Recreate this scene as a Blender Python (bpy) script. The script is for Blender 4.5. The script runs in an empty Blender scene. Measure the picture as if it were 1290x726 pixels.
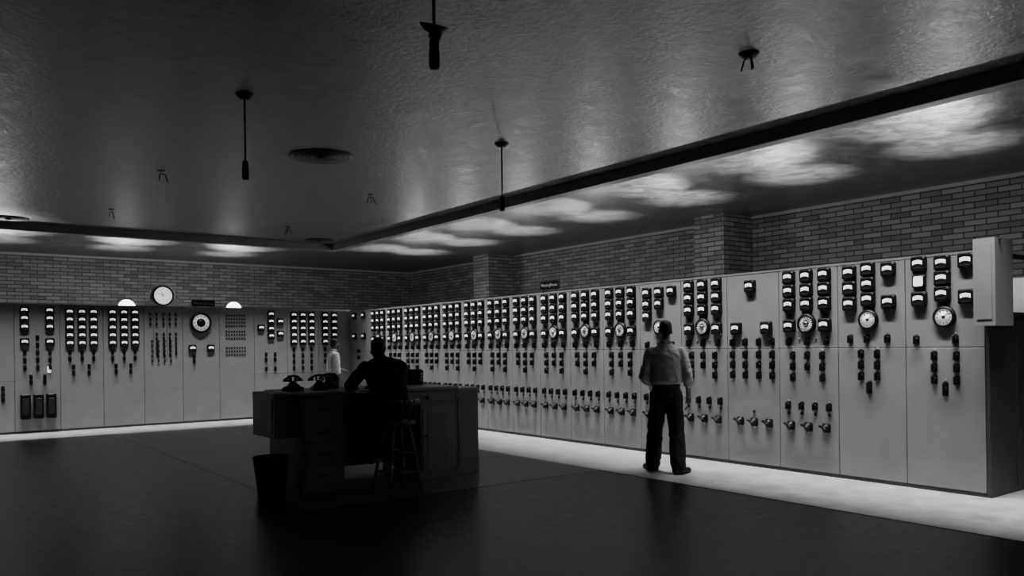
import bpy, math, random
import numpy as np
from mathutils import Vector, Matrix, noise
random.seed(7)
V=Vector
scene=bpy.context.scene
# ------------------------------------------------------------------ materials
def mk(name,c,rough=.5,metal=0.,var=.12,scale=6.,bump=0.,bscale=40.,emit=0.,rvar=0.,spec=.5,detail=4,dist=0.,stretch=None):
    m=bpy.data.materials.new(name); m.use_nodes=True
    nt=m.node_tree; b=nt.nodes['Principled BSDF']
    tc=nt.nodes.new('ShaderNodeTexCoord'); n=nt.nodes.new('ShaderNodeTexNoise')
    n.inputs['Scale'].default_value=scale; n.inputs['Detail'].default_value=detail; n.inputs['Distortion'].default_value=dist
    src=tc.outputs['Object']
    if stretch:
        mp=nt.nodes.new('ShaderNodeMapping'); mp.inputs['Scale'].default_value=stretch; nt.links.new(src,mp.inputs['Vector']); src=mp.outputs['Vector']
    nt.links.new(src,n.inputs['Vector'])
    r=nt.nodes.new('ShaderNodeMapRange')
    r.inputs['From Min'].default_value=.3; r.inputs['From Max'].default_value=.7
    r.inputs['To Min'].default_value=c*(1-var); r.inputs['To Max'].default_value=c*(1+var)
    nt.links.new(n.outputs['Fac'],r.inputs['Value'])
    nt.links.new(r.outputs['Result'],b.inputs['Base Color'])
    b.inputs['Roughness'].default_value=rough; b.inputs['Metallic'].default_value=metal
    b.inputs['Specular IOR Level'].default_value=spec
    if rvar:
        r2=nt.nodes.new('ShaderNodeMapRange')
        r2.inputs['From Min'].default_value=.3; r2.inputs['From Max'].default_value=.7
        r2.inputs['To Min'].default_value=rough-rvar; r2.inputs['To Max'].default_value=rough+rvar
        nt.links.new(n.outputs['Fac'],r2.inputs['Value']); nt.links.new(r2.outputs['Result'],b.inputs['Roughness'])
    if bump:
        n2=nt.nodes.new('ShaderNodeTexNoise'); n2.inputs['Scale'].default_value=bscale; n2.inputs['Detail'].default_value=detail
        n2.inputs['Distortion'].default_value=dist
        nt.links.new(src,n2.inputs['Vector'])
        bp=nt.nodes.new('ShaderNodeBump'); bp.inputs['Strength'].default_value=bump; bp.inputs['Distance'].default_value=.02
        nt.links.new(n2.outputs['Fac'],bp.inputs['Height']); nt.links.new(bp.outputs['Normal'],b.inputs['Normal'])
    if emit:
        b.inputs['Emission Color'].default_value=(1,1,1,1); b.inputs['Emission Strength'].default_value=emit
    return m
M_panel=mk('grey_enamel_steel',.19,.36,.0,.08,3,bump=.03,bscale=60,spec=.5)
M_paneld=mk('dark_enamel_steel',.04,.5,.0,.1,4,spec=.3)
M_edge=mk('panel_backing',.012,.7,spec=.2)
M_black=mk('black_bakelite',.005,.42,0,.2,20,spec=.18)
M_white=mk('glowing_scale_white',.8,.5,0,.03,10,emit=.95)  # white scale paint; glow added as emission to brighten it
M_dialw=mk('glowing_dial_white',.8,.5,0,.03,10,emit=.35)  # dial paint with a weaker added glow
M_chrome=mk('chrome',.5,.3,1.,.05,10)
M_ceil=mk('painted_plaster_ceiling',.20,.42,.8,.28,6.,bump=.3,bscale=19.,rvar=.07,spec=.6,detail=6,dist=.5)
M_floor=mk('polished_linoleum',.024,.34,0,.4,9.,bump=.025,bscale=20,rvar=.05,detail=10,dist=.5,spec=.42)
M_zone=mk('medium_linoleum',.12,.38,0,.3,6.,bump=.04,bscale=14,rvar=.06,detail=10,dist=1.0,spec=.45)  # mid-tone floor zone around the desk
M_litstrip=mk('light_linoleum_lit_strip',.36,.42,0,.3,4.,bump=.03,bscale=14,rvar=.08,detail=10,dist=.8,spec=.45)  # lighter linoleum; brightness of the lit strip is partly put into its colour
M_wood=mk('stained_wood',.14,.4,0,.3,7,bump=.05,bscale=20,dist=1)
M_desk=mk('desk_grey_steel',.25,.42,0,.08,5)
M_desktop=mk('desk_linoleum_top',.34,.35,0,.1,8)
M_trim=mk('painted_trim',.3,.45,0,.06,5)
M_wpaint=mk('white_paint',.75,.5,0,.05,5)
M_beam=mk('painted_beam',.14,.5,0,.08,5,spec=.3)
M_metal=mk('dark_metal',.015,.5,.0,.15,10,spec=.3)
M_diff=mk('diffuser_paint',.05,.5,.0,.15,10,spec=.3)
M_globe=mk('opal_glass_lit',.8,.4,0,.02,5,emit=6)
M_shirt=mk('cotton_shirt',.36,.9,0,.05,9,bump=.3,bscale=14,spec=.1)
M_shirtw=mk('white_cotton_shirt',.85,.85,0,.05,9,bump=.4,bscale=14,spec=.15)
M_trous=mk('wool_trousers',.03,.95,0,.2,12,bump=.4,bscale=12,spec=.1)
M_dark=mk('dark_jacket_wool',.02,.95,0,.2,12,bump=.4,bscale=12,spec=.1)
M_skin=mk('skin',.15,.55,0,.06,12,spec=.3)
M_hair=mk('hair',.015,.5,0,.3,60,bump=.4,bscale=120)
M_shoe=mk('leather_shoe',.012,.35,0,.1,20,spec=.3)
M_paper=mk('paper',.75,.8,0,.03,8)
def brick():
    m=bpy.data.materials.new('glazed_brick'); m.use_nodes=True; nt=m.node_tree; b=nt.nodes['Principled BSDF']
    tc=nt.nodes.new('ShaderNodeTexCoord'); br=nt.nodes.new('ShaderNodeTexBrick')
    br.inputs['Scale'].default_value=1; br.inputs['Brick Width'].default_value=.30; br.inputs['Row Height'].default_value=.082
    br.inputs['Mortar Size'].default_value=.008; br.inputs['Mortar Smooth'].default_value=.2; br.inputs['Bias'].default_value=-.1
    br.inputs['Color1'].default_value=(.24,.24,.24,1); br.inputs['Color2'].default_value=(.11,.11,.11,1); br.inputs['Mortar'].default_value=(.025,.025,.025,1)
    nt.links.new(tc.outputs['UV'],br.inputs['Vector']); nt.links.new(br.outputs['Color'],b.inputs['Base Color'])
    b.inputs['Roughness'].default_value=.5; b.inputs['Specular IOR Level'].default_value=.3
    bp=nt.nodes.new('ShaderNodeBump'); bp.inputs['Strength'].default_value=.6; bp.inputs['Distance'].default_value=.01; bp.invert=True
    nt.links.new(br.outputs['Fac'],bp.inputs['Height']); nt.links.new(bp.outputs['Normal'],b.inputs['Normal'])
    return m
M_brick=brick()
# ------------------------------------------------------------------ mesh accumulator
class Acc:
    def __init__(s): s.v=[];s.f=[];s.m=[];s.mats=[];s.sm=[]
    def mi(s,mat):
        if mat not in s.mats: s.mats.append(mat)
        return s.mats.index(mat)
    def add(s,vs,fs,mat,M=None,smooth=False):
        o=len(s.v); k=s.mi(mat)
        for p in vs: s.v.append((M@V(p)) if M else V(p))
        for f in fs: s.f.append([o+i for i in f]); s.m.append(k); s.sm.append(smooth)
    def box(s,lo,hi,mat,M=None):
        x0,y0,z0=lo;x1,y1,z1=hi
        vs=[(x0,y0,z0),(x1,y0,z0),(x1,y1,z0),(x0,y1,z0),(x0,y0,z1),(x1,y0,z1),(x1,y1,z1),(x0,y1,z1)]
        s.add(vs,[(0,3,2,1),(4,5,6,7),(0,1,5,4),(1,2,6,5),(2,3,7,6),(3,0,4,7)],mat,M)
    def slab(s,cx,cy,w,h,z0,z1,ins,mat,M=None):
        # chamfered box standing along +z of M
        def r(w,h,z,c): 
            a,b=w/2,h/2
            return [(cx-a+c,cy-b,z),(cx+a-c,cy-b,z),(cx+a,cy-b+c,z),(cx+a,cy+b-c,z),(cx+a-c,cy+b,z),(cx-a+c,cy+b,z),(cx-a,cy+b-c,z),(cx-a,cy-b+c,z)]
        c=min(min(w,h)*.12,.015) if min(w,h)<.5 else .002
        vs=r(w,h,z0,c)+r(w,h,z1-ins,c)+r(w-2*ins,h-2*ins,z1,c)
        fs=[tuple(range(7,-1,-1)),tuple(range(16,24))]
        for k in (0,8):
            for i in range(8): j=(i+1)%8; fs.append((k+i,k+j,k+8+j,k+8+i))
        s.add(vs,fs,mat,M)
    def lathe(s,prof,c,mat,M=None,n=24,axis='z',smooth=True,cap=True):
        vs=[];fs=[]
        for r,h in prof:
            for i in range(n):
                a=2*math.pi*i/n; x,y=r*math.cos(a),r*math.sin(a)
                p={'z':(x,y,h),'x':(h,x,y),'y':(y,h,x)}[axis]
                vs.append((p[0]+c[0],p[1]+c[1],p[2]+c[2]))
        for k in range(len(prof)-1):
            for i in range(n): j=(i+1)%n; fs.append((k*n+i,k*n+j,(k+1)*n+j,(k+1)*n+i))
        if cap: fs.append(tuple(range(n-1,-1,-1))); o=(len(prof)-1)*n; fs.append(tuple(o+i for i in range(n)))
        s.add(vs,fs,mat,M,smooth)
    def rod(s,p0,p1,r0,r1,mat,n=10,M=None):
        p0,p1=V(p0),V(p1); d=(p1-p0); q=d.to_track_quat('Z','Y').to_matrix().to_4x4(); T=Matrix.Translation(p0)@q
        if M: T=M@T
        s.lathe([(r0,0),(r1,d.length)],(0,0,0),mat,T,n)
    def obj(s,name,parent=None,bevel=0,loc=None):
        me=bpy.data.meshes.new(name)
        vs=[tuple(p) for p in s.v]
        if loc: vs=[(p[0]-loc[0],p[1]-loc[1],p[2]-loc[2]) for p in vs]
        me.from_pydata(vs,[],s.f)
        for m in s.mats: me.materials.append(m)
        me.polygons.foreach_set('material_index',s.m); me.polygons.foreach_set('use_smooth',s.sm)
        uv=me.uv_layers.new(name='UVMap')
        for p in me.polygons:
            n=p.normal; a=[abs(n.x),abs(n.y),abs(n.z)]; k=a.index(max(a))
            for li in p.loop_indices:
                c=me.vertices[me.loops[li].vertex_index].co
                uv.data[li].uv=(c.y,c.z) if k==0 else ((c.x,c.z) if k==1 else (c.x,c.y))
        me.update()
        o=bpy.data.objects.new(name,me); scene.collection.objects.link(o)
        if loc: o.location=loc
        if parent: o.parent=parent
        if bevel:
            b=o.modifiers.new('bevel','BEVEL'); b.width=bevel; b.segments=2; b.limit_method='ANGLE'
        return o
def empty(name,loc=(0,0,0),rz=0):
    e=bpy.data.objects.new(name,None); scene.collection.objects.link(e); e.location=loc; e.rotation_euler=(0,0,rz); e.empty_display_size=.2
    return e
def simple(name,lo,hi,mat,parent=None,bevel=0):
    a=Acc(); a.box(lo,hi,mat); return a.obj(name,parent,bevel)
# ------------------------------------------------------------------ room
X1,Y1=8.175,17.3; XW,YW,ZC=11.9,21.0,3.75
XL,YF=-4.5,-4.0
simple('floor',(XL,YF,-.1),(XW+.2,YW+.2,0),M_floor)
simple('ceiling',(XL,YF,ZC),(XW+.2,YW+.2,ZC+.15),M_ceil)
simple('wall_right',(XW,YF,0),(XW+.2,YW+.2,ZC),M_brick)
simple('wall_back',(XL,YW,0),(XW,YW+.2,ZC),M_brick)
simple('wall_left',(XL-.2,YF,0),(XL,YW+.2,ZC),M_brick)
simple('wall_front',(XL-.2,YF-.2,0),(XW+.2,YF,ZC),M_brick)
for i,(a,b) in enumerate([(8.8,9.45),(15.8,16.45),(1.8,2.45)]):
    simple('wall_pilaster_%d'%(i+1),(11.1,a,0),(XW,b,ZC-.002),M_brick)
simple('trim_1',(XW-.035,YF,ZC-.05),(XW,YW,ZC),M_trim)
simple('trim_2',(XL,YW-.035,ZC-.05),(XW-.035,YW,ZC),M_trim)
a=Acc(); a.box((7.20,YF,3.61),(7.36,16.26,ZC),M_beam); a.box((XL,16.10,3.61),(7.20,16.26,ZC),M_beam)
a.obj('ceiling_beam',bevel=.008)
a=Acc(); a.box((6.60,YF,0.0),(XW,YW,.003),M_litstrip); a.box((XL,16.0,0.0),(6.60,YW,.003),M_litstrip)  # pale bands along the boards, trough-lit strip brightened by floor colour
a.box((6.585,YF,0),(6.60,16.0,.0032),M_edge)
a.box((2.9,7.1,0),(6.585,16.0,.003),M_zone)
a.obj('floor_linoleum_sheets')
# ------------------------------------------------------------------ switchboards
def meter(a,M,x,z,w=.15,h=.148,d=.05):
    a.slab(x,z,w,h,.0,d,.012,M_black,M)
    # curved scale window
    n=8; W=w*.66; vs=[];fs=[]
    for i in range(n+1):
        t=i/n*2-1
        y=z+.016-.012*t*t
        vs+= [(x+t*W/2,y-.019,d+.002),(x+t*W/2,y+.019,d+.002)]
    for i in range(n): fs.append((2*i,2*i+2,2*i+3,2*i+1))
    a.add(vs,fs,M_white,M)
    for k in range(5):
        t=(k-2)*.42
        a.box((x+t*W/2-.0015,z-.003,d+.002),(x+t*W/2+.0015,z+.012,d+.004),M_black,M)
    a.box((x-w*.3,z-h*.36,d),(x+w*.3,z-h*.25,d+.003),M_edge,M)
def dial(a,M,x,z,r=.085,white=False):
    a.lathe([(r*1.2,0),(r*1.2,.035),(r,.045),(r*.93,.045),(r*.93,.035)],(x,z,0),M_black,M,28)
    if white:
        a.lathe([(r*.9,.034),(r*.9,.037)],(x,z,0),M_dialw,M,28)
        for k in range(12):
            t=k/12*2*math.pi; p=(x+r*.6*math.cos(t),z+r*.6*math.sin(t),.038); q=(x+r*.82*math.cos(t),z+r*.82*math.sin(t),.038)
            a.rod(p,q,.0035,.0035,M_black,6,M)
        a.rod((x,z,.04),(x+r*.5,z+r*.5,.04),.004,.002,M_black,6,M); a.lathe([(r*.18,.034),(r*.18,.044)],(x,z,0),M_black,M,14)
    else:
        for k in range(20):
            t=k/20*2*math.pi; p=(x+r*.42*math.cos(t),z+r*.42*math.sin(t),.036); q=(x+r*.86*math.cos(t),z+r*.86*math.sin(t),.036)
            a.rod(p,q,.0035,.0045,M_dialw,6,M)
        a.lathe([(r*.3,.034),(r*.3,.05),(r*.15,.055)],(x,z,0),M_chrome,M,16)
def switch(a,M,x,z,w=.056,h=.09):
    a.slab(x,z,w,h,0,.012,.004,M_black,M)
    a.lathe([(w*.42,.01),(w*.42,.03)],(x,z,0),M_black,M,12)
    a.slab(x,z-.005,w*.4,h*.9,.028,.065,.005,M_black,M)
    a.lathe([(.007,.0),(.007,.008)],(x,z+h*.64,0),M_chrome,M,8)
def lampdot(a,M,x,z,mat=None,r=.018):
    a.lathe([(r,0),(r,.01),(r*.5,.018)],(x,z,0),mat or M_black,M,10)
def handle(a,M,x,z):
    a.slab(x,z,.1,.1,0,.014,.004,M_black,M)
    a.lathe([(.046,0.01),(.046,.03),(.032,.038),(.02,.058),(.02,.066)],(x,z,0),M_black,M,18)
    a.rod((x-.02,z+.012,.07),(x+.052,z-.024,.082),.015,.022,M_black,10,M)
    a.rod((x-.02,z+.012,.07),(x-.048,z+.028,.074),.014,.018,M_black,10,M)
    a.lathe([(.01,0),(.01,.004)],(x+.0,z-.065,0),M_chrome,M,8)
def cols(a,M,x0,w,ss,zs,fn):
    for s in ss:
        for z in zs: fn(a,M,x0+s*w,z)
def panel(a,M,x0,x1,top,split=None,base=.04):
    g=.0035
    zs=[base,top] if not split else [base,split,top]
    for z0,z1 in zip(zs[:-1],zs[1:]):
        a.slab((x0+x1)/2,(z0+z1)/2,x1-x0-2*g,z1-z0-2*g,-.03,0,.003,M_panel,M)
# --- right-hand board ; local x runs from corner (y=17.3) toward camera
Mr=Matrix(((0,0,-1,X1),(-1,0,0,Y1),(0,1,0,0),(0,0,0,1)))
HR=2.36
sb=empty('electrical_switchboard',(X1,10,0)); 
def attach(o,e):
    o.parent=e; o.matrix_parent_inverse=Matrix.Translation(-e.location)
pa=Acc(); me_=Acc(); dl=Acc(); sw=Acc(); hd=Acc()
yy=[17.3,16.22]+[16.22-.752*k for k in range(1,17)]+[3.425]
L=Y1-3.425
pa.box((0,.0,-.06),(L,HR-.01,-.031),M_edge,Mr)
pa.box((0,HR-.01,-.09),(L,HR+.012,.004),M_panel,Mr)
pa.box((0,0,-.02),(L,.038,-.005),M_paneld,Mr)
P=[(Y1-yy[i],Y1-yy[i+1]) for i in range(len(yy)-1)]   # left..right; last is P0
for i,(x0,x1) in enumerate(P): panel(pa,Mr,x0,x1,HR,1.44)
def lowrow(x0,w):
    cols(sw,Mr,x0,w,[.16,.39,.62,.85],[.78],switch)
    cols(sw,Mr,x0,w,[.16,.39,.62,.85],[.69],lambda a,M,x,z:lampdot(a,M,x,z))
    cols(hd,Mr,x0,w,[.2,.5,.8],[.545],handle)
def gen(x0,w,k):
    r3=[2.265,2.105,1.945]
    cols(me_,Mr,x0,w,[.2,.8],r3+[1.70],meter)
    cols(me_,Mr,x0,w,[.5],r3,meter)
    dial(dl,Mr,x0+.5*w,1.72,.095)
    for s in (.2,.8): lampdot(sw,Mr,x0+s*w,1.82)
    for s in (.44,.56): lampdot(sw,Mr,x0+s*w,1.85)
    cols(sw,Mr,x0,w,[.18,.5,.82],[1.52],switch)
    cols(sw,Mr,x0,w,[.36,.64],[1.55],lambda a,M,x,z:lampdot(a,M,x,z,M_chrome,.012))
    cols(sw,Mr,x0,w,[.25,.5,.75],[1.36,1.235],switch)
    if k%2: cols(sw,Mr,x0,w,[.5],[1.11],switch)
    else: cols(sw,Mr,x0,w,[.25,.75],[1.11],switch)
    lowrow(x0,w)
n=len(P)
for i,(x0,x1) in enumerate(P):
    w=x1-x0; k=n-1-i   # k=0 is the nearest panel
    if k==0:
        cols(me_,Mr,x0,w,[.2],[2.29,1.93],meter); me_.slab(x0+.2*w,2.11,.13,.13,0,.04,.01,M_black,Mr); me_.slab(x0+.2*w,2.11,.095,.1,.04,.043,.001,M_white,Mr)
        cols(me_,Mr,x0,w,[.5],[2.28,2.125,1.97+.0],meter); cols(me_,Mr,x0,w,[.8],[2.28,1.93],meter)
        dial(dl,Mr,x0+.52*w,1.74,.09,True); lampdot(sw,Mr,x0+.52*w,1.87,None,.02)
        cols(sw,Mr,x0,w,[.15,.65],[1.52],switch); cols(sw,Mr,x0,w,[.38,.66],[1.36,1.24,1.12],switch)
        switch(sw,Mr,x0+.52*w,1.03,.05,.14); lampdot(sw,Mr,x0+.88*w,1.8,M_chrome,.03)
    elif k==1:
        cols(me_,Mr,x0,w,[.2],[2.26,2.09,1.92],meter); cols(me_,Mr,x0,w,[.48],[2.28,2.12,1.96],meter); cols(me_,Mr,x0,w,[.78],[2.26,1.92],meter)
        dial(dl,Mr,x0+.48*w,1.74,.09,True); lampdot(sw,Mr,x0+.48*w,1.865,None,.016)
        cols(sw,Mr,x0,w,[.2,.45,.75],[1.54],switch); cols(sw,Mr,x0,w,[.36,.6],[1.38,1.26,1.14],switch); switch(sw,Mr,x0+.48*w,1.02,.05,.13)
    elif k==3:
        meter(me_,Mr,x0+.48*w,2.2); lampdot(sw,Mr,x0+.48*w,2.07); cols(me_,Mr,x0,w,[.2,.78],[1.69],meter)
        cols(sw,Mr,x0,w,[.12,.37,.63,.88],[1.52,1.37,1.245,1.12],switch)
        cols(hd,Mr,x0,w,[.25,.52,.8],[.55],handle); cols(sw,Mr,x0,w,[.52],[.68],lambda a,M,x,z:lampdot(a,M,x,z))
    elif i==0:
        cols(me_,Mr,x0,w,[.25,.68],[2.25,1.78],meter); cols(sw,Mr,x0,w,[.45],[1.45,1.3],switch)
    elif k==5:
        cols(me_,Mr,x0,w,[.2,.5,.8],[2.22],meter); cols(me_,Mr,x0,w,[.2,.5,],[2.06],meter)
        cols(me_,Mr,x0,w,[.2],[1.9],meter); dial(dl,Mr,x0+.5*w,1.74,.085,True); cols(sw,Mr,x0,w,[.2,.5,.8],[1.5,1.36,1.24],switch)
        lowrow(x0,w)
    else: gen(x0,w,k)
attach(pa.obj('steel_panels'),sb); attach(me_.obj('panel_meters'),sb); attach(dl.obj('round_gauges'),sb); attach(sw.obj('control_switches'),sb); attach(hd.obj('pistol_grip_handles'),sb)
# nearest end: dark end enclosure and swing bracket box, rear row of panels
a=Acc()
a.box((X1+.0,3.385,0),(10.6,3.42,1.78),M_paneld); a.box((X1+.0,3.385,1.78),(8.42,3.42,HR),M_paneld); a.box((8.42,3.385,HR-.05),(10.6,3.42,HR),M_paneld)
a.box((8.75,3.375,.06),(9.55,3.385,1.7),M_paneld); a.box((8.82,3.37,.5),(8.85,3.375,.62),M_chrome)
attach(a.obj('end_enclosure',bevel=.004),sb)
a=Acc(); a.box((10.6,3.42,0),(10.65,16.0,2.25),M_wpaint); attach(a.obj('rear_panels'),sb)
a=Acc(); a.box((7.93,3.23,1.64),(8.172,3.42,2.45),M_panel); a.box((8.172,3.23,1.64),(8.31,3.38,2.45),M_panel); a.box((7.925,3.26,1.70),(7.93,3.39,2.40),M_panel); a.box((8.0,3.215,2.43),(8.04,3.23,2.44),M_metal)
attach(a.obj('swing_bracket_cabinet'),sb)
# --- back board
Ml=Matrix(((1,0,0,0),(0,0,-1,Y1),(0,1,0,0),(0,0,0,1)))
HL=2.40
sb2=empty('electrical_switchboard',(3,Y1,0))
pa=Acc(); me_=Acc(); dl=Acc(); sw=Acc(); hd=Acc()
x00=1.465; wl=.7408
pa.box((x00-wl*4,0,-.06),(X1-.002,HL-.01,-.031),M_edge,Ml); pa.box((x00-wl*4,HL-.01,-.09),(X1-.002,HL+.012,.004),M_panel,Ml)
pa.box((x00-wl*4,0,-.02),(X1-.01,.038,-.005),M_paneld,Ml)
def LP(i): return x00+wl*i
for i in range(-4,9):
    x1=LP(i+1) if i<8 else X1-.012
    panel(pa,Ml,LP(i),x1,HL,.975 if (i>=6 or i<0) else None)
w=wl
r5=[2.27,2.12,1.97,1.82,1.67]
x=LP(0); cols(me_,Ml,x,w,[.22,.77],[2.29,2.14,1.98,1.70],meter); cols(sw,Ml,x,w,[.5],[1.78,1.64],switch)
cols(sw,Ml,x,w,[.22,.5,.77],[1.5,1.36,1.22],switch); cols(sw,Ml,x,w,[.35,.65],[1.05,.95],switch)
for s in (.22,.5,.78): me_.slab(x+s*w,.5,.165,.46,0,.12,.015,M_black,Ml); me_.slab(x+s*w,.5,.1,.3,.12,.13,.004,M_metal,Ml)
sw.slab(x+.75*w,1.18,.06,.12,0,.01,.002,M_white,Ml)
for k in (1,2):
    x=LP(k); cols(me_,Ml,x,w,[.22,.5,.77],r5,meter); cols(sw,Ml,x,w,[.22,.5,.77],[1.5,1.37],switch); cols(sw,Ml,x,w,[.3,.66],[1.22,1.1],switch)
x=LP(3)
for s in (.16,.32,.5,.66,.82):
    for z in [2.25-.1*q for q in range(9)]:
        if (z<1.9 and s<.3) or (1.85<z<2.0): continue
        sw.slab(x+s*w,z,.035,.05,0,.03,.004,M_black,Ml)
for s in (.2,.36,.52,.68,.82):
    for z in [1.7,1.6,1.5,1.4,1.3]:
        if s>.7 and z<1.5: continue
        sw.slab(x+s*w,z,.03,.045,0,.03,.004,M_black,Ml)
for s in (.24,.59): sw.box((x+s*w-.003,1.3,0),(x+s*w+.003,2.25,.003),M_black,Ml)
x=LP(4)
dl.lathe([(.215,0),(.215,.06),(.19,.08),(.17,.08),(.17,.05)],(x+.48*w,2.08,0),M_black,Ml,36)
dl.lathe([(.168,.05),(.168,.053)],(x+.48*w,2.08,0),M_dialw,Ml,36); dl.lathe([(.09,.05),(.09,.058)],(x+.48*w,2.08,0),M_black,Ml,28)
for k in range(12):
    t=k/12*2*math.pi; dl.rod((x+.48*w+.11*math.cos(t),2.08+.11*math.sin(t),.055),(x+.48*w+.155*math.cos(t),2.08+.155*math.sin(t),.055),.006,.006,M_black,6,Ml)
cols(me_,Ml,x,w,[.25,.75],[1.55],meter); cols(sw,Ml,x,w,[.3],[1.38,1.28],switch)
x=LP(5)
for z0 in (2.24,1.9,1.55):
    for q in range(4 if z0>2 else 3):
        for s in [.2+.075*j for j in range(8)]:
            sw.slab(x+s*w,z0-.075*q,.03,.035,0,.015,.003,M_black,Ml)
x=LP(6); meter(me_,Ml,x+.2*w,1.98); cols(me_,Ml,x,w,[.5],[2.28,2.12,1.96,1.8],meter); cols(me_,Ml,x,w,[.78],[2.12,1.85],meter); cols(sw,Ml,x,w,[.35,.62],[1.4,1.28,1.08],switch)
x=LP(7); cols(me_,Ml,x,w,[.2,.48,.76],r5,meter); cols(sw,Ml,x,w,[.2,.48,.76],[1.5,1.36,1.22,1.08],switch)
x=LP(8); cols(me_,Ml,x,w,[.2,.5],r5,meter); cols(sw,Ml,x,w,[.2,.5],[1.5,1.36,1.22],switch)
x=LP(-1); cols(sw,Ml,x,w,[.75],[.85,.75,.65],switch); cols(me_,Ml,x,w,[.25],[2.2,2.05],meter)
x=LP(-2); cols(me_,Ml,x,w,[.22,.5,.77],r5,meter); cols(sw,Ml,x,w,[.22,.5,.77],[1.5,1.36],switch)
attach(pa.obj('steel_panels'),sb2); attach(me_.obj('panel_meters'),sb2); attach(dl.obj('round_gauges'),sb2); attach(sw.obj('control_switches'),sb2)
# wall clock on arched plate
ck=empty('switchboard_clock',(4.05,Y1,HL))
a=Acc(); cx=4.05; zc=2.625
pts=[(cx-.36,2.414),(cx+.36,2.414),(cx+.34,2.46)]+[(cx+.25*math.cos(math.radians(t)),zc+.245*math.sin(math.radians(t))) for t in range(-10,191,10)]+[(cx-.34,2.46)]
nn=len(pts)
a.add([(p[0],p[1],-.03) for p in pts]+[(p[0],p[1],.0) for p in pts],[tuple(range(nn-1,-1,-1)),tuple(range(nn,2*nn))]+[(i,(i+1)%nn,nn+(i+1)%nn,nn+i) for i in range(nn)],M_wpaint,Ml)
attach(a.obj('arched_plate'),ck)
a=Acc(); a.lathe([(.205,0),(.205,.05),(.185,.065),(.175,.06),(.175,.03)],(cx,zc,0),M_black,Ml,36); a.lathe([(.174,.03),(.174,.034)],(cx,zc,0),M_white,Ml,36)
for k in range(12):
    t=k/12*2*math.pi; a.rod((cx+.135*math.cos(t),zc+.135*math.sin(t),.037),(cx+.155*math.cos(t),zc+.155*math.sin(t),.037),.005,.005,M_black,6,Ml)
a.rod((cx+.02,zc-.01,.04),(cx-.12,zc+.06,.04),.006,.004,M_black,6,Ml); a.rod((cx,zc,.042),(cx-.03,zc+.09,.042),.008,.005,M_black,6,Ml)
attach(a.obj('clock_face'),ck)
def sign(M,x,z,w,h):
    e=empty('nameplate_sign',(M@V((x,z,0))))
    a=Acc(); a.slab(x,z,w,h,-.03,.0,.004,M_metal,M); a.slab(x,z,w-.02,h-.02,0,.004,.001,M_black,M)
    for s in (-.35,.35): a.box((x+s*w-.01,z-h/2-.04,-.025),(x+s*w+.01,z-h/2,-.01),M_metal,M)
    attach(a.obj('plate'),e)
    cu=bpy.data.curves.new('lettering','FONT'); cu.body='Westinghouse'; cu.size=w*.15; cu.align_x='CENTER'; cu.align_y='CENTER'; cu.extrude=.001
    t=bpy.data.objects.new('lettering',cu); scene.collection.objects.link(t); t.matrix_world=M@Matrix.Translation((x,z,.007)); cu.materials.append(M_trim)
    t.parent=e; t.matrix_parent_inverse=Matrix.Translation(-e.location)
sign(Mr,Y1-9.95,2.483,.48,.14); sign(Ml,4.85,2.49,.48,.13)
# ------------------------------------------------------------------ lights
def area(name,loc,dirv,length_axis,L,W,power,spread):
    l=bpy.data.lights.new(name,'AREA'); l.shape='RECTANGLE'; l.size=L; l.size_y=W; l.energy=power; l.spread=math.radians(spread)
    z=-V(dirv).normalized(); x=V(length_axis).normalized(); y=z.cross(x)
    o=bpy.data.objects.new(name,l); scene.collection.objects.link(o)
    o.matrix_world=Matrix(((x.x,y.x,z.x,loc[0]),(x.y,y.y,z.y,loc[1]),(x.z,y.z,z.z,loc[2]),(0,0,0,1))); return o
tl=math.radians(10)
area('trough_light_right',(7.52,8.6,3.69),(math.sin(tl),0,-math.cos(tl)),(0,1,0),15.2,.08,245,54)
area('trough_light_back',(1.7,16.40,3.69),(0,math.sin(tl),-math.cos(tl)),(1,0,0),11.2,.08,120,46)
def pl(name,loc,p,r=.06):
    l=bpy.data.lights.new(name,'POINT'); l.energy=p; l.shadow_soft_size=r; o=bpy.data.objects.new(name,l); scene.collection.objects.link(o); o.location=loc
def sp(name,loc,p,ang,aim):
    l=bpy.data.lights.new(name,'SPOT'); l.energy=p; l.shadow_soft_size=.06; l.spot_size=math.radians(ang); l.spot_blend=1; o=bpy.data.objects.new(name,l); scene.collection.objects.link(o); o.location=loc
    o.rotation_euler=V(aim).to_track_quat('-Z','Y').to_euler()
def flood(loc,globe):
    x,y,z=loc; a=Acc()
    a.lathe([(.02,0),(.02,z-.2)],(x,y,0),M_metal,None,10); a.lathe([(.14,0),(.14,.03),(.03,.05)],(x,y,0),M_metal,None,20)
    if globe: a.lathe([(.05,-.2)]+[(.17*math.sin(math.radians(t)),-.17*math.cos(math.radians(t))) for t in range(20,180,12)]+[(.005,.17)],(x,y,z),M_globe,None,24)
    else: a.lathe([(.03,-.2),(.06,-.18),(.14,-.13),(.18,-.06),(.175,-.06),(.13,-.12),(.04,-.17)],(x,y,z),M_trim,None,24)
    a.obj('aisle_floodlight',None,0,(x,y,0))
for y in [4.33,6.3,8.3,10.3,12.4,14.4,16.4]:
    flood((9.5,y,2.30),False); pl('floodlight_bulb',(9.5,y,2.33),24,.05)
    sp('floodlight_beam',(9.4,y,2.35),420,62,(.1,0,1)); sp('floodlight_beam',(9.4,y,2.35),420,56,(-.75,-.1,1))
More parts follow.
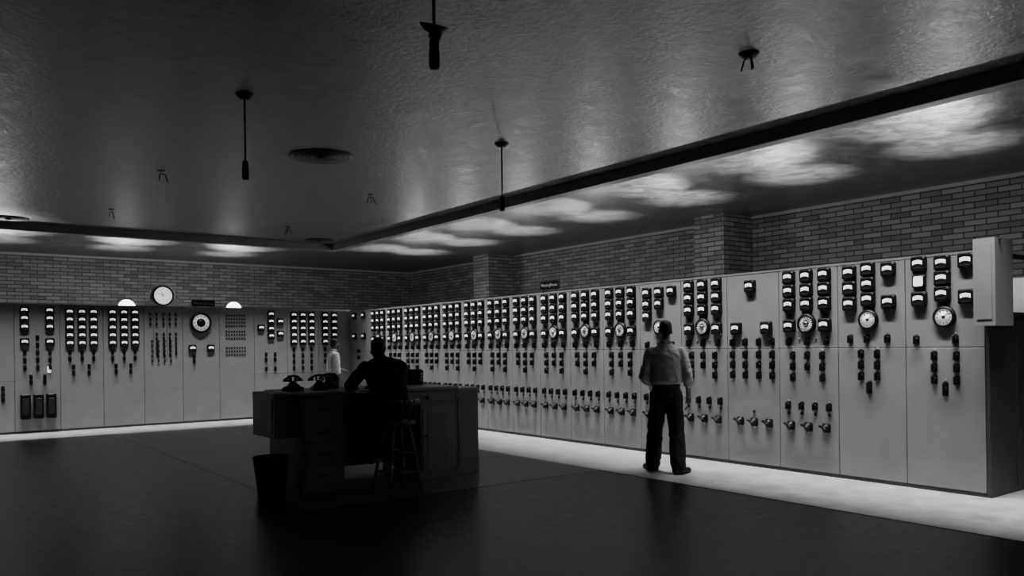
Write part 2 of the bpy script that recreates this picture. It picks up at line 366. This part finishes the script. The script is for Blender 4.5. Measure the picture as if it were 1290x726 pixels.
for x,g in [(-1.0,0),(1.3,0),(3.63,1),(5.89,1)]:
    flood((x,18.6,2.44 if g else 2.3),g); yy_=18.86 if g else 18.6; zz=2.45 if g else 2.34
    pl('floodlight_bulb',(x,yy_,zz),28,.05); sp('floodlight_beam',(x,yy_,zz),300,64,(0,.1,1)); sp('floodlight_beam',(x,yy_,zz),420,60,(0,-.9,1))
pl('added_fill_light',(.3,-3.2,1.5),24,.3)  # unseen fill behind the camera, added to lift the desk fronts
# ------------------------------------------------------------------ ceiling fittings
def canopy(a,x,y,z,tilt=0):
    M=Matrix.Translation((x,y,z))@Matrix.Rotation(tilt,4,'X')
    a.lathe([(.02,-.045),(.05,-.035),(.075,-.012),(.078,0)],(0,0,0),M_metal,M,24)
for x,y,low in [(2.26,3.70,True),(2.35,7.05,False),(5.22,7.15,False)]:
    a=Acc(); 
    if low: canopy(a,x,y,3.24,.35); a.rod((x,y,3.17),(x+.02,y,3.21),.035,.03,M_metal)
    canopy(a,x,y,ZC)
    a.rod((x,y,ZC),(x,y,3.16),.009,.009,M_metal)
    a.lathe([(.012,.17),(.02,.165),(.027,.15),(.027,.10),(.03,.095),(.03,.02),(.024,0)],(x,y,3.0),M_black,None,18)
    a.obj('pendant_lamp_socket')
for i,(x,y) in enumerate([(5.2,3.86),(5.36,10.6),(2.48,10.6),(2.51,13.9),(5.5,14.2)]):
    a=Acc(); canopy(a,x,y,ZC) if i==0 else a.lathe([(.03,-.01),(.05,0)],(x,y,ZC),M_metal)
    for t in range(3):
        an=t*2.1+i; r=.03+.015*t
        p=[V((x,y,ZC-.03)),V((x+r*.8*math.cos(an),y+r*.8*math.sin(an),ZC-.05)),V((x+r*1.3*math.cos(an),y+r*1.3*math.sin(an),ZC-.12-.01*t))]
        a.rod(p[0],p[1],.006,.006,M_metal,8); a.rod(p[1],p[2],.006,.008,M_metal,8)
    a.obj('ceiling_outlet_wires')
for x,y,r in [(3.82,8.8,.36),(6.7,15.6,.3),(1.27,15.7,.3)]:
    a=Acc()
    for k in range(5):
        rr=r*(1-.19*k); a.lathe([(rr*.86,-.004-.003*k),(rr,-.01-.003*k),(rr,-.014-.003*k),(rr*.84,-.008-.003*k)],(x,y,ZC),M_diff,None,40,cap=False)
    a.lathe([(r*.12,-.03),(r*.12,0)],(x,y,ZC),M_metal); a.lathe([(r,-.004),(r,0)],(x,y,ZC),M_metal,None,40)
    a.obj('ceiling_air_diffuser')
# ------------------------------------------------------------------ desk
dk=empty('control_desk',(4.2,8.4,0)); yb=8.87; yf=7.93
a=Acc()
a.box((3.15,yf-.03,1.015),(5.10,yb+.03,1.05),M_desktop); attach(a.obj('desk_top',bevel=.008),dk)
a=Acc(); a.box((3.19,yf,.0),(3.66,yb,1.014),M_desk)
for z0,z1 in [(.07,.28),(.30,.51),(.53,.74),(.76,.98)]:
    a.slab((3.19+3.66)/2,(z0+z1)/2,.42,z1-z0,0,.018,.005,M_desk,Matrix(((1,0,0,0),(0,0,-1,yf),(0,1,0,0),(0,0,0,1))))
    a.box((3.36,yf-.04,(z0+z1)/2-.008),(3.49,yf-.03,(z0+z1)/2+.008),M_metal); 
    for xx in (3.365,3.475): a.box((xx,yf-.032,(z0+z1)/2-.006),(xx+.012,yf-.015,(z0+z1)/2+.006),M_metal)
attach(a.obj('drawer_pedestal',bevel=.004),dk)
a=Acc(); Mf=Matrix(((1,0,0,0),(0,0,-1,yf),(0,1,0,0),(0,0,0,1)))
a.box((4.60,yf,0),(5.07,yb,1.014),M_desk); a.box((4.28,yf,.86),(4.60,yb-.2,1.014),M_desk)
a.slab(4.67,.935,.76,.125,0,.018,.005,M_desk,Mf); a.lathe([(.008,.018),(.008,.03),(.02,.035),(.02,.045)],(4.67,.935,0),M_metal,Mf,14)
a.slab(4.835,.45,.43,.74,0,.015,.004,M_desk,Mf); a.slab(4.835,.45,.31,.62,.015,.02,.006,M_desk,Mf); a.lathe([(.008,.018),(.008,.03),(.016,.035),(.016,.045)],(4.65,.5,0),M_metal,Mf,14)
a.box((3.66,yb-.03,.1),(4.60,yb,1.014),M_desk)
attach(a.obj('cabinet_section',bevel=.004),dk)
a=Acc(); a.box((5.10,yf+.04,0),(5.42,yb,.99),M_desk); a.box((5.102,yf+.02,.99),(5.44,yb+.02,1.02),M_desktop)
a.slab(5.26,.5,.27,.84,0,.012,.004,M_desk,Matrix(((1,0,0,0),(0,0,-1,yf+.04),(0,1,0,0),(0,0,0,1))))
attach(a.obj('side_cabinet',bevel=.004),dk)
a=Acc(); a.box((2.98,8.15,.57),(3.188,8.80,1.04),M_desk); a.box((2.972,8.2,.62),(2.98,8.75,.99),M_desk); attach(a.obj('side_file_box',bevel=.004),dk)
# wastebasket
a=Acc(); a.lathe([(.135,.0),(.18,.375),(.187,.38),(.187,.39),(.172,.39),(.13,.02)],(2.96,8.2,0),M_metal,None,32)
a.obj('waste_basket')
# telephones
def phone(x,y,rz):
    e=empty('telephone',(x,y,1.05),rz); a=Acc()
    a.slab(0,0,.17,.19,0,.05,.02,M_black); a.lathe([(.07,.05),(.05,.075),(.03,.1),(.03,.11)],(0,.0,0),M_black,None,20)
    for s in (-1,1): a.box((s*.035-.008,-.02,.1),(s*.035+.008,.02,.145),M_black)
    T=Matrix.Translation((0,-.06,.055))@Matrix.Rotation(.6,4,'X'); a.lathe([(.036,0),(.036,.012)],(0,0,0),M_metal,T,20)
    o=a.obj('base',e,.003)
    b=Acc(); pts=[(-.09,.0,.135),(-.05,0,.158),(0,0,.163),(.05,0,.158),(.09,0,.135)]
    for p,q in zip(pts[:-1],pts[1:]): b.rod(p,q,.013,.013,M_black,12)
    for s in (-1,1): b.lathe([(.018,0),(.033,-.025),(.033,-.035)],(s*.095,0,.14),M_black,None,18)
    b.obj('handset',e)
phone(3.28,8.38,.3); phone(3.57,8.35,-.2); phone(3.80,8.62,.1)
e=empty('desk_intercom',(4.89,8.6,1.05),.1); a=Acc(); a.slab(0,0,.22,.16,0,.19,.02,M_black); 
for k in range(5): a.box((-.07,-.083,.05+.02*k),(.03,-.079,.06+.02*k),M_metal)
for k in range(3): a.lathe([(.01,0),(.01,.01)],(.07,-.09,.06+.035*k),M_chrome,None,10,'y')
a.obj('housing',e,.004)
a=Acc(); M=Matrix.Translation((4.28,8.22,1.051))@Matrix.Rotation(.2,4,'Z'); 
a.box((-.11,-.14,0),(.11,.14,.003),M_paper,M); M2=Matrix.Translation((4.48,8.3,1.051))@Matrix.Rotation(-.3,4,'Z'); a.box((-.12,-.15,0),(.12,.15,.012),M_paper,M2); a.obj('log_papers')
# ------------------------------------------------------------------ stool
sx,sy=4.02,7.42
st=empty('drafting_chair',(sx,sy,0)); a=Acc()
a.lathe([(.17,.70),(.19,.71),(.195,.73),(.19,.745),(.15,.74),(.01,.735)],(0,0,0),M_wood,None,32)
for k in range(4):
    t=math.pi/4+k*math.pi/2; c,s=math.cos(t),math.sin(t)
    a.rod((.27*c,.27*s,0),(.2*c,.2*s,.35),.015,.02,M_wood); a.rod((.2*c,.2*s,.35),(.13*c,.13*s,.705),.02,.016,M_wood)
    t2=t+math.pi/2; 
    for z,r in ((.22,.226),(.42,.186)): a.rod((r*c,r*s,z),(r*math.cos(t2),r*math.sin(t2),z),.010,.010,M_wood)
bp=[(.21*math.cos(t),.21*math.sin(t)) for t in [math.radians(q) for q in range(195,350,15)]]
for p,q in zip(bp[:-1],bp[1:]): a.rod((p[0],p[1]-.03,.95),(q[0],q[1]-.03,.95),.02,.02,M_wood)
for p in bp[::2]: a.rod((p[0]*.85,p[1]*.85,.735),(p[0],p[1]-.03,.95),.008,.008,M_wood)
a.obj('chair_frame',st)
# ------------------------------------------------------------------ people
def rings_mesh(acc,rings,n=16):
    vs=[];fs=[]
    for c,ax,ay in rings:
        for i in range(n):
            t=2*math.pi*i/n; vs.append(c+ax*math.cos(t)+ay*math.sin(t))
    for k in range(len(rings)-1):
        for i in range(n): j=(i+1)%n; fs.append((k*n+i,k*n+j,(k+1)*n+j,(k+1)*n+i))
    fs.append(tuple(range(n-1,-1,-1))); o=(len(rings)-1)*n; fs.append(tuple(o+i for i in range(n)))
    acc.add(vs,fs,M_skin)
class Body:
    def __init__(s): s.acc=Acc(); s.pr=[]
    def cap(s,p0,p1,r0,r1,mat,flat=None,steps=5):
        p0,p1=V(p0),V(p1); d=p1-p0
        if d.length<1e-6: d=V((0,0,1e-4)); p1=p0+d
        dn=d.normalized(); 
        ref=V(flat[0]).normalized() if flat else (V((0,1,0)) if abs(dn.y)<.9 else V((1,0,0)))
        u=(ref-dn*ref.dot(dn)).normalized(); w=dn.cross(u); fu=flat[1] if flat else 1
        R=[]
        for k in range(steps): t=math.pi/2*(k/steps); R.append((p0-dn*r0*math.cos(t),max(r0*math.sin(t),.0004)))
        R.append((p0,r0)); R.append((p1,r1))
        for k in range(steps-1,-1,-1): t=math.pi/2*(k/steps); R.append((p1+dn*r1*math.cos(t),max(r1*math.sin(t),.0004)))
        rings_mesh(s.acc,[(c,w*r,-u*r*fu) for c,r in R][::1] )
        s.pr.append((p0,p1,r0,r1,mat))
    def ell(s,c,rx,ry,rz,mat,R=None,rad=None):
        c=V(c); R=R or Matrix.Identity(3); rings=[]
        for k in range(0,13):
            t=math.pi*k/12; rr=max(math.sin(t),.01)
            rings.append((c+R@V((0,0,-rz*math.cos(t))),R@V((rx*rr,0,0)),R@V((0,ry*rr,0))))
        rings_mesh(s.acc,rings); r=rad or min(rx,ry,rz); s.pr.append((c,c+V((0,0,1e-4)),r,r,mat))
    def torso(s,rs,right=(1,0,0)):
        rt=V(right); cs=[V(r[0]) for r in rs]; R=[]
        for i,(c,a,b,m) in enumerate(rs):
            d=(cs[min(i+1,len(cs)-1)]-cs[max(i-1,0)]).normalized(); x=(rt-d*rt.dot(d)).normalized(); y=d.cross(x)
            R.append((cs[i],x*a,y*b))
            if i: 
                pm=rs[i-1]; r0=(pm[1]+pm[2])/2; r1=(a+b)/2; s.pr.append((cs[i-1],cs[i],r0,r1,pm[3]))
        rings_mesh(s.acc,R,24)
    def mesh(s,voxel,smooth=4,wr=0.,cloth=(),zcut=None):
        me=bpy.data.meshes.new('tmp'); me.from_pydata([tuple(p) for p in s.acc.v],[],s.acc.f)
        ob=bpy.data.objects.new('tmp',me); scene.collection.objects.link(ob)
        m=ob.modifiers.new('r','REMESH'); m.mode='VOXEL'; m.voxel_size=voxel; m.use_smooth_shade=True
        if smooth: k=ob.modifiers.new('s','SMOOTH'); k.factor=.5; k.iterations=smooth
        dg=bpy.context.evaluated_depsgraph_get(); dg.update(); out=bpy.data.meshes.new_from_object(ob.evaluated_get(dg)); bpy.data.objects.remove(ob)
        co=np.empty(len(out.vertices)*3); out.vertices.foreach_get('co',co); co=co.reshape(-1,3)
        mats=[]; 
        for p in s.pr:
            if p[4] not in mats: mats.append(p[4])
        def near(P):
            best=np.full(len(P),1e9); idx=np.zeros(len(P),int)
            for a,b,r0,r1,mt in s.pr:
                a=np.array(a);b=np.array(b); d=b-a; t=np.clip(((P-a)@d)/max(d@d,1e-12),0,1)
                q=np.linalg.norm(P-(a+t[:,None]*d),axis=1)-(r0+(r1-r0)*t); k=q<best; best[k]=q[k]; idx[k]=mats.index(mt)
            if zcut:   # clean waistline: (z, upper, lower, max |x|)
                z,up,lo,mx=zcut; iu,il=mats.index(up),mats.index(lo)
                c=(np.abs(P[:,0])<mx)&(np.abs(P[:,2]-z)<.15)&((idx==iu)|(idx==il))
                idx[c&(P[:,2]>=z)]=iu; idx[c&(P[:,2]<z)]=il
            return idx
        if wr:
            nv=near(co); cl=[mats.index(c) for c in cloth if c in mats]
            for i,v in enumerate(out.vertices):
                if nv[i] in cl:
                    p=v.co
                    # cloth folds: long near-vertical ridges fanning out of the waist, plus slanting creases
                    q=noise.noise(V((p.x*15+p.z*5,p.y*12,p.z*3+3)))
                    q2=noise.noise(V((p.x*8+p.z*13,p.y*9,p.z*14-p.x*10)))
                    ridge=(1-abs(q)*3.0)*.55+(1-abs(q2)*3.0)*.45
                    co[i]+=np.array(v.normal)*wr*ridge
            out.vertices.foreach_set('co',co.reshape(-1))
        out.materials.clear()
        for m_ in mats: out.materials.append(m_)
        pc=np.array([p.center for p in out.polygons]); out.polygons.foreach_set('material_index',near(pc).astype(int)); out.update()
        return out
def put(me,name,e):
    for p in me.polygons: p.use_smooth=True
    o=bpy.data.objects.new(name,me); scene.collection.objects.link(o); o.parent=e; return o
def hand(e,wrist,d,nrm,th,curl=.45,name='hand'):
    b=Body(); w=V(wrist); d=V(d).normalized(); n=V(nrm); n=(n-d*n.dot(d)).normalized(); t=d.cross(n).normalized()
    if t.dot(V(th))<0: t=-t
    b.cap(w-d*.03,w+d*.01,.024,.024,M_skin,(n,.75))
    sc=[.95,1.05,1.,.8]
    for k in range(4):
        off=t*(1.5-k)*.0205; kn=w+d*(.085-.004*abs(k-1))+off
        b.cap(w+off*.6+d*.012,kn,.0135,.011,M_skin)
        p=kn; an=curl*.5
        for j,l in enumerate((.042,.027,.021)):
            dd=d*math.cos(an)+n*math.sin(an); q=p+dd*l*sc[k]; b.cap(p,q,.0092-.0006*j,.0086-.0006*j,M_skin); p=q; an+=curl
    p=w+d*.022+t*.024
    for l,a1 in ((.038,.75),(.03,.45),(.024,.2)):
        dd=(d*math.cos(a1)+t*math.sin(a1)+n*.35).normalized(); q=p+dd*l; b.cap(p,q,.0125,.010,M_skin); p=q
    put(b.mesh(.0035,2),name,e)
def head(e,c,tilt=0.,yaw=0.):
    b=Body(); R=(Matrix.Rotation(yaw,3,'Z')@Matrix.Rotation(tilt,3,'X')); c=V(c)
    def P(x,y,z): return c+R@V((x,y,z))
    b.ell(P(0,-.005,.025),.073,.093,.09,M_skin,R); b.ell(P(0,.03,-.045),.052,.058,.07,M_skin,R); b.ell(P(0,.058,-.085),.026,.024,.02,M_skin,R)
    b.cap(P(0,.09,.0),P(0,.108,-.03),.007,.013,M_skin); b.cap(P(-.03,.078,.018),P(.03,.078,.018),.01,.01,M_skin)
    for s in (-1,1):
        b.ell(P(s*.045,.06,-.02),.02,.02,.018,M_skin,R); b.ell(P(s*.077,-.005,-.01),.007,.018,.032,M_skin,R)
    b.cap(P(-.018,.087,-.058),P(.018,.087,-.058),.007,.007,M_skin)
    b.ell(P(0,-.02,.045),.078,.093,.083,M_hair,R,.084); b.ell(P(0,-.045,.005),.071,.062,.075,M_hair,R,.066); b.ell(P(0,.035,.085),.055,.045,.03,M_hair,R,.035)
    put(b.mesh(.005,2),'head',e)
    a=Acc()
    for s in (-1,1):
        a.lathe([(.011*math.sin(math.radians(t)),-.011*math.cos(math.radians(t))) for t in range(5,180,25)],P(s*.03,.073,.0),M_paper,None,12)
        a.lathe([(.005,-.005),(.005,.005)],P(s*.03,.084,.0),M_black,None,10)
    a.obj('eyes',e)
def shoe(b,ank,dirv,mat):
    a=V(ank); d=V((dirv[0],dirv[1],0)).normalized(); g=a.z-.09
    b.cap(V((a.x,a.y,g+.045))-d*.05,V((a.x,a.y,g+.036))+d*.16,.043,.037,mat)
    b.cap((a.x,a.y,g+.05),(a.x,a.y,g+.11),.042,.045,mat)
def leg(b,hip,knee,ank,mt,r=(.098,.075,.067,.062)):
    b.cap(hip,knee,r[0],r[1],mt); b.cap(knee,ank,r[1],r[3],mt)
def arm(b,sh,el,wr,ms,roll=True,mskin=None):
    sh,el,wr=V(sh),V(el),V(wr); b.cap(sh,el,.066,.062,ms)
    if roll:
        q=el.lerp(wr,.28); b.cap(el,q,.06,.058,ms); b.cap(q,wr,.038,.027,mskin or M_skin)
        c0=el.lerp(wr,.30); c1=el.lerp(wr,.36); b.cap(c0,c1,.057,.057,ms)
    else: b.cap(el,el.lerp(wr,.93),.055,.042,ms); b.cap(el.lerp(wr,.8),wr,.027,.026,M_skin)
def stander(loc,facing,shirt,trous,scale=1.,pose=0,name='standing_man'):
    e=empty(name,loc,math.atan2(-facing[0],facing[1])); e.scale=(scale,)*3
    b=Body()
    b.torso([((0,0,.84),.13,.10,trous),((0,-.005,.92),.168,.126,trous),((0,-.005,1.0),.158,.12,trous),((0,0,1.035),.150,.11,shirt),((0,0,1.055),.172,.13,shirt),((0,-.01,1.09),.186,.148,shirt),((0,-.01,1.2),.184,.14,shirt),((0,-.01,1.32),.190,.13,shirt),((0,-.015,1.39),.192,.115,shirt),((0,-.01,1.445),.172,.09,shirt),((0,-.005,1.495),.10,.072,shirt),((0,.0,1.525),.06,.058,shirt)])
    b.cap((0,-.005,1.47),(0,.01,1.6),.056,.054,M_skin)
    for t in range(-5,5):
        an=math.radians(-90+t*26); an2=math.radians(-90+(t+1)*26)
        b.cap((.068*math.cos(an),.066*math.sin(an)+.002,1.53+.012*math.sin(-an)),(.068*math.cos(an2),.066*math.sin(an2)+.002,1.53+.012*math.sin(-an2)),.015,.015,shirt)
    if pose==0:
        A=[((-.175,0,1.41),(-.25,-.03,1.13),(-.17,.19,1.0)),((.175,0,1.41),(.25,-.04,1.14),(.26,.05,.89))]
        Lg=[((-.085,0,.90),(-.13,.10,.50),(-.16,.14,.10)),((.085,0,.90),(.115,.0,.50),(.13,-.12,.10))]; T=[(-.55,.83),(.7,.7)]
    else:
        A=[((-.19,0,1.415),(-.25,.02,1.15),(-.18,.25,1.1)),((.19,0,1.415),(.26,-.02,1.15),(.25,.06,.90))]
        Lg=[((-.09,0,.90),(-.10,.03,.50),(-.11,.0,.10)),((.09,0,.90),(.10,.03,.50),(.11,.02,.10))]; T=[(-.2,1),(.2,1)]
    for s in A: arm(b,*s,shirt)
    for l,t in zip(Lg,T): leg(b,*l,trous,(.104,.09,.085,.088)); shoe(b,(l[2][0],l[2][1],.09),t,M_shoe)
    put(b.mesh(.0085,2,.009,(shirt,trous),(1.04,shirt,trous,.21)),'body',e)
    hand(e,A[0][2],(V(A[0][2])-V(A[0][1])),(.3,-.1,-1),(0,0,1),.5,'hand_left'); hand(e,A[1][2],(-.05,.12,-1),(-1,.1,0),(0,1,0),.35,'hand_right')
    head(e,(0,.03,1.665),-.05,.15 if pose==0 else 0)
    if pose==0:
        a=Acc(); a.lathe([(.160,1.005),(.166,1.01),(.166,1.04),(.160,1.045)],(0,0,0),M_shoe,Matrix.Scale(.76,4,(0,1,0)),32,cap=False); a.obj('belt',e)
    return e
stander((7.06,6.46,0),(.72,.69),M_shirt,M_trous)
stander((7.08,15.80,0),(.95,-.1),M_shirtw,M_trous,.96,1)
# seated man
e=empty('seated_man',(sx-.03,sy+.03,0),0); b=Body()
b.torso([((0,-.0,.80),.16,.12,M_dark),((0,-.01,.86),.19,.15,M_dark),((-.01,0,.95),.19,.14,M_dark),((-.02,.04,1.07),.20,.14,M_dark),((-.03,.09,1.20),.225,.145,M_dark),((-.035,.13,1.30),.225,.125,M_dark),((-.04,.16,1.355),.18,.09,M_dark),((-.04,.18,1.39),.08,.07,M_dark),((-.04,.19,1.41),.05,.05,M_skin)])
b.cap((-.04,.16,1.35),(-.04,.21,1.44),.058,.054,M_skin)
for s in (-1,1):
    arm(b,(-.035+s*.205,.13,1.305),(-.03+s*.30,.32,1.11),(-.02+s*.13,.60,1.09),M_dark,False)
    leg(b,(s*.09,.02,.85),(s*.15,.40,.80),(s*.13,.30,.37),M_dark,(.1,.078,.07,.068)); shoe(b,(s*.13,.30,.36),(0,1),M_shoe)
put(b.mesh(.011,4,.010,(M_dark,)),'body',e)
hand(e,(-.15,.60,1.09),(.2,1,-.05),(0,0,-1),(1,0,0),.35,'hand_left'); hand(e,(.11,.60,1.09),(-.2,1,-.05),(0,0,-1),(-1,0,0),.35,'hand_right')
head(e,(-.04,.24,1.49),-.25,0)
# ------------------------------------------------------------------ camera
w=bpy.data.worlds.new('World'); scene.world=w; w.use_nodes=True; w.node_tree.nodes['Background'].inputs[0].default_value=(0,0,0,1)
ZK,CX,CY=1.0,645,363
cd=bpy.data.cameras.new('camera'); cd.sensor_width=36; cd.lens=1009/1290*36*ZK; cd.shift_x=(CX-645)/1290*ZK; cd.shift_y=(437-CY)/1290*ZK; cd.clip_end=100
cam=bpy.data.objects.new('camera',cd); scene.collection.objects.link(cam)
cam.matrix_world=Matrix.Translation((0,0,1.5))@Matrix.Rotation(-math.atan(752/1009),4,'Z')@Matrix.Rotation(math.pi/2,4,'X')@Matrix.Rotation(-.0125,4,'Z')
scene.camera=cam
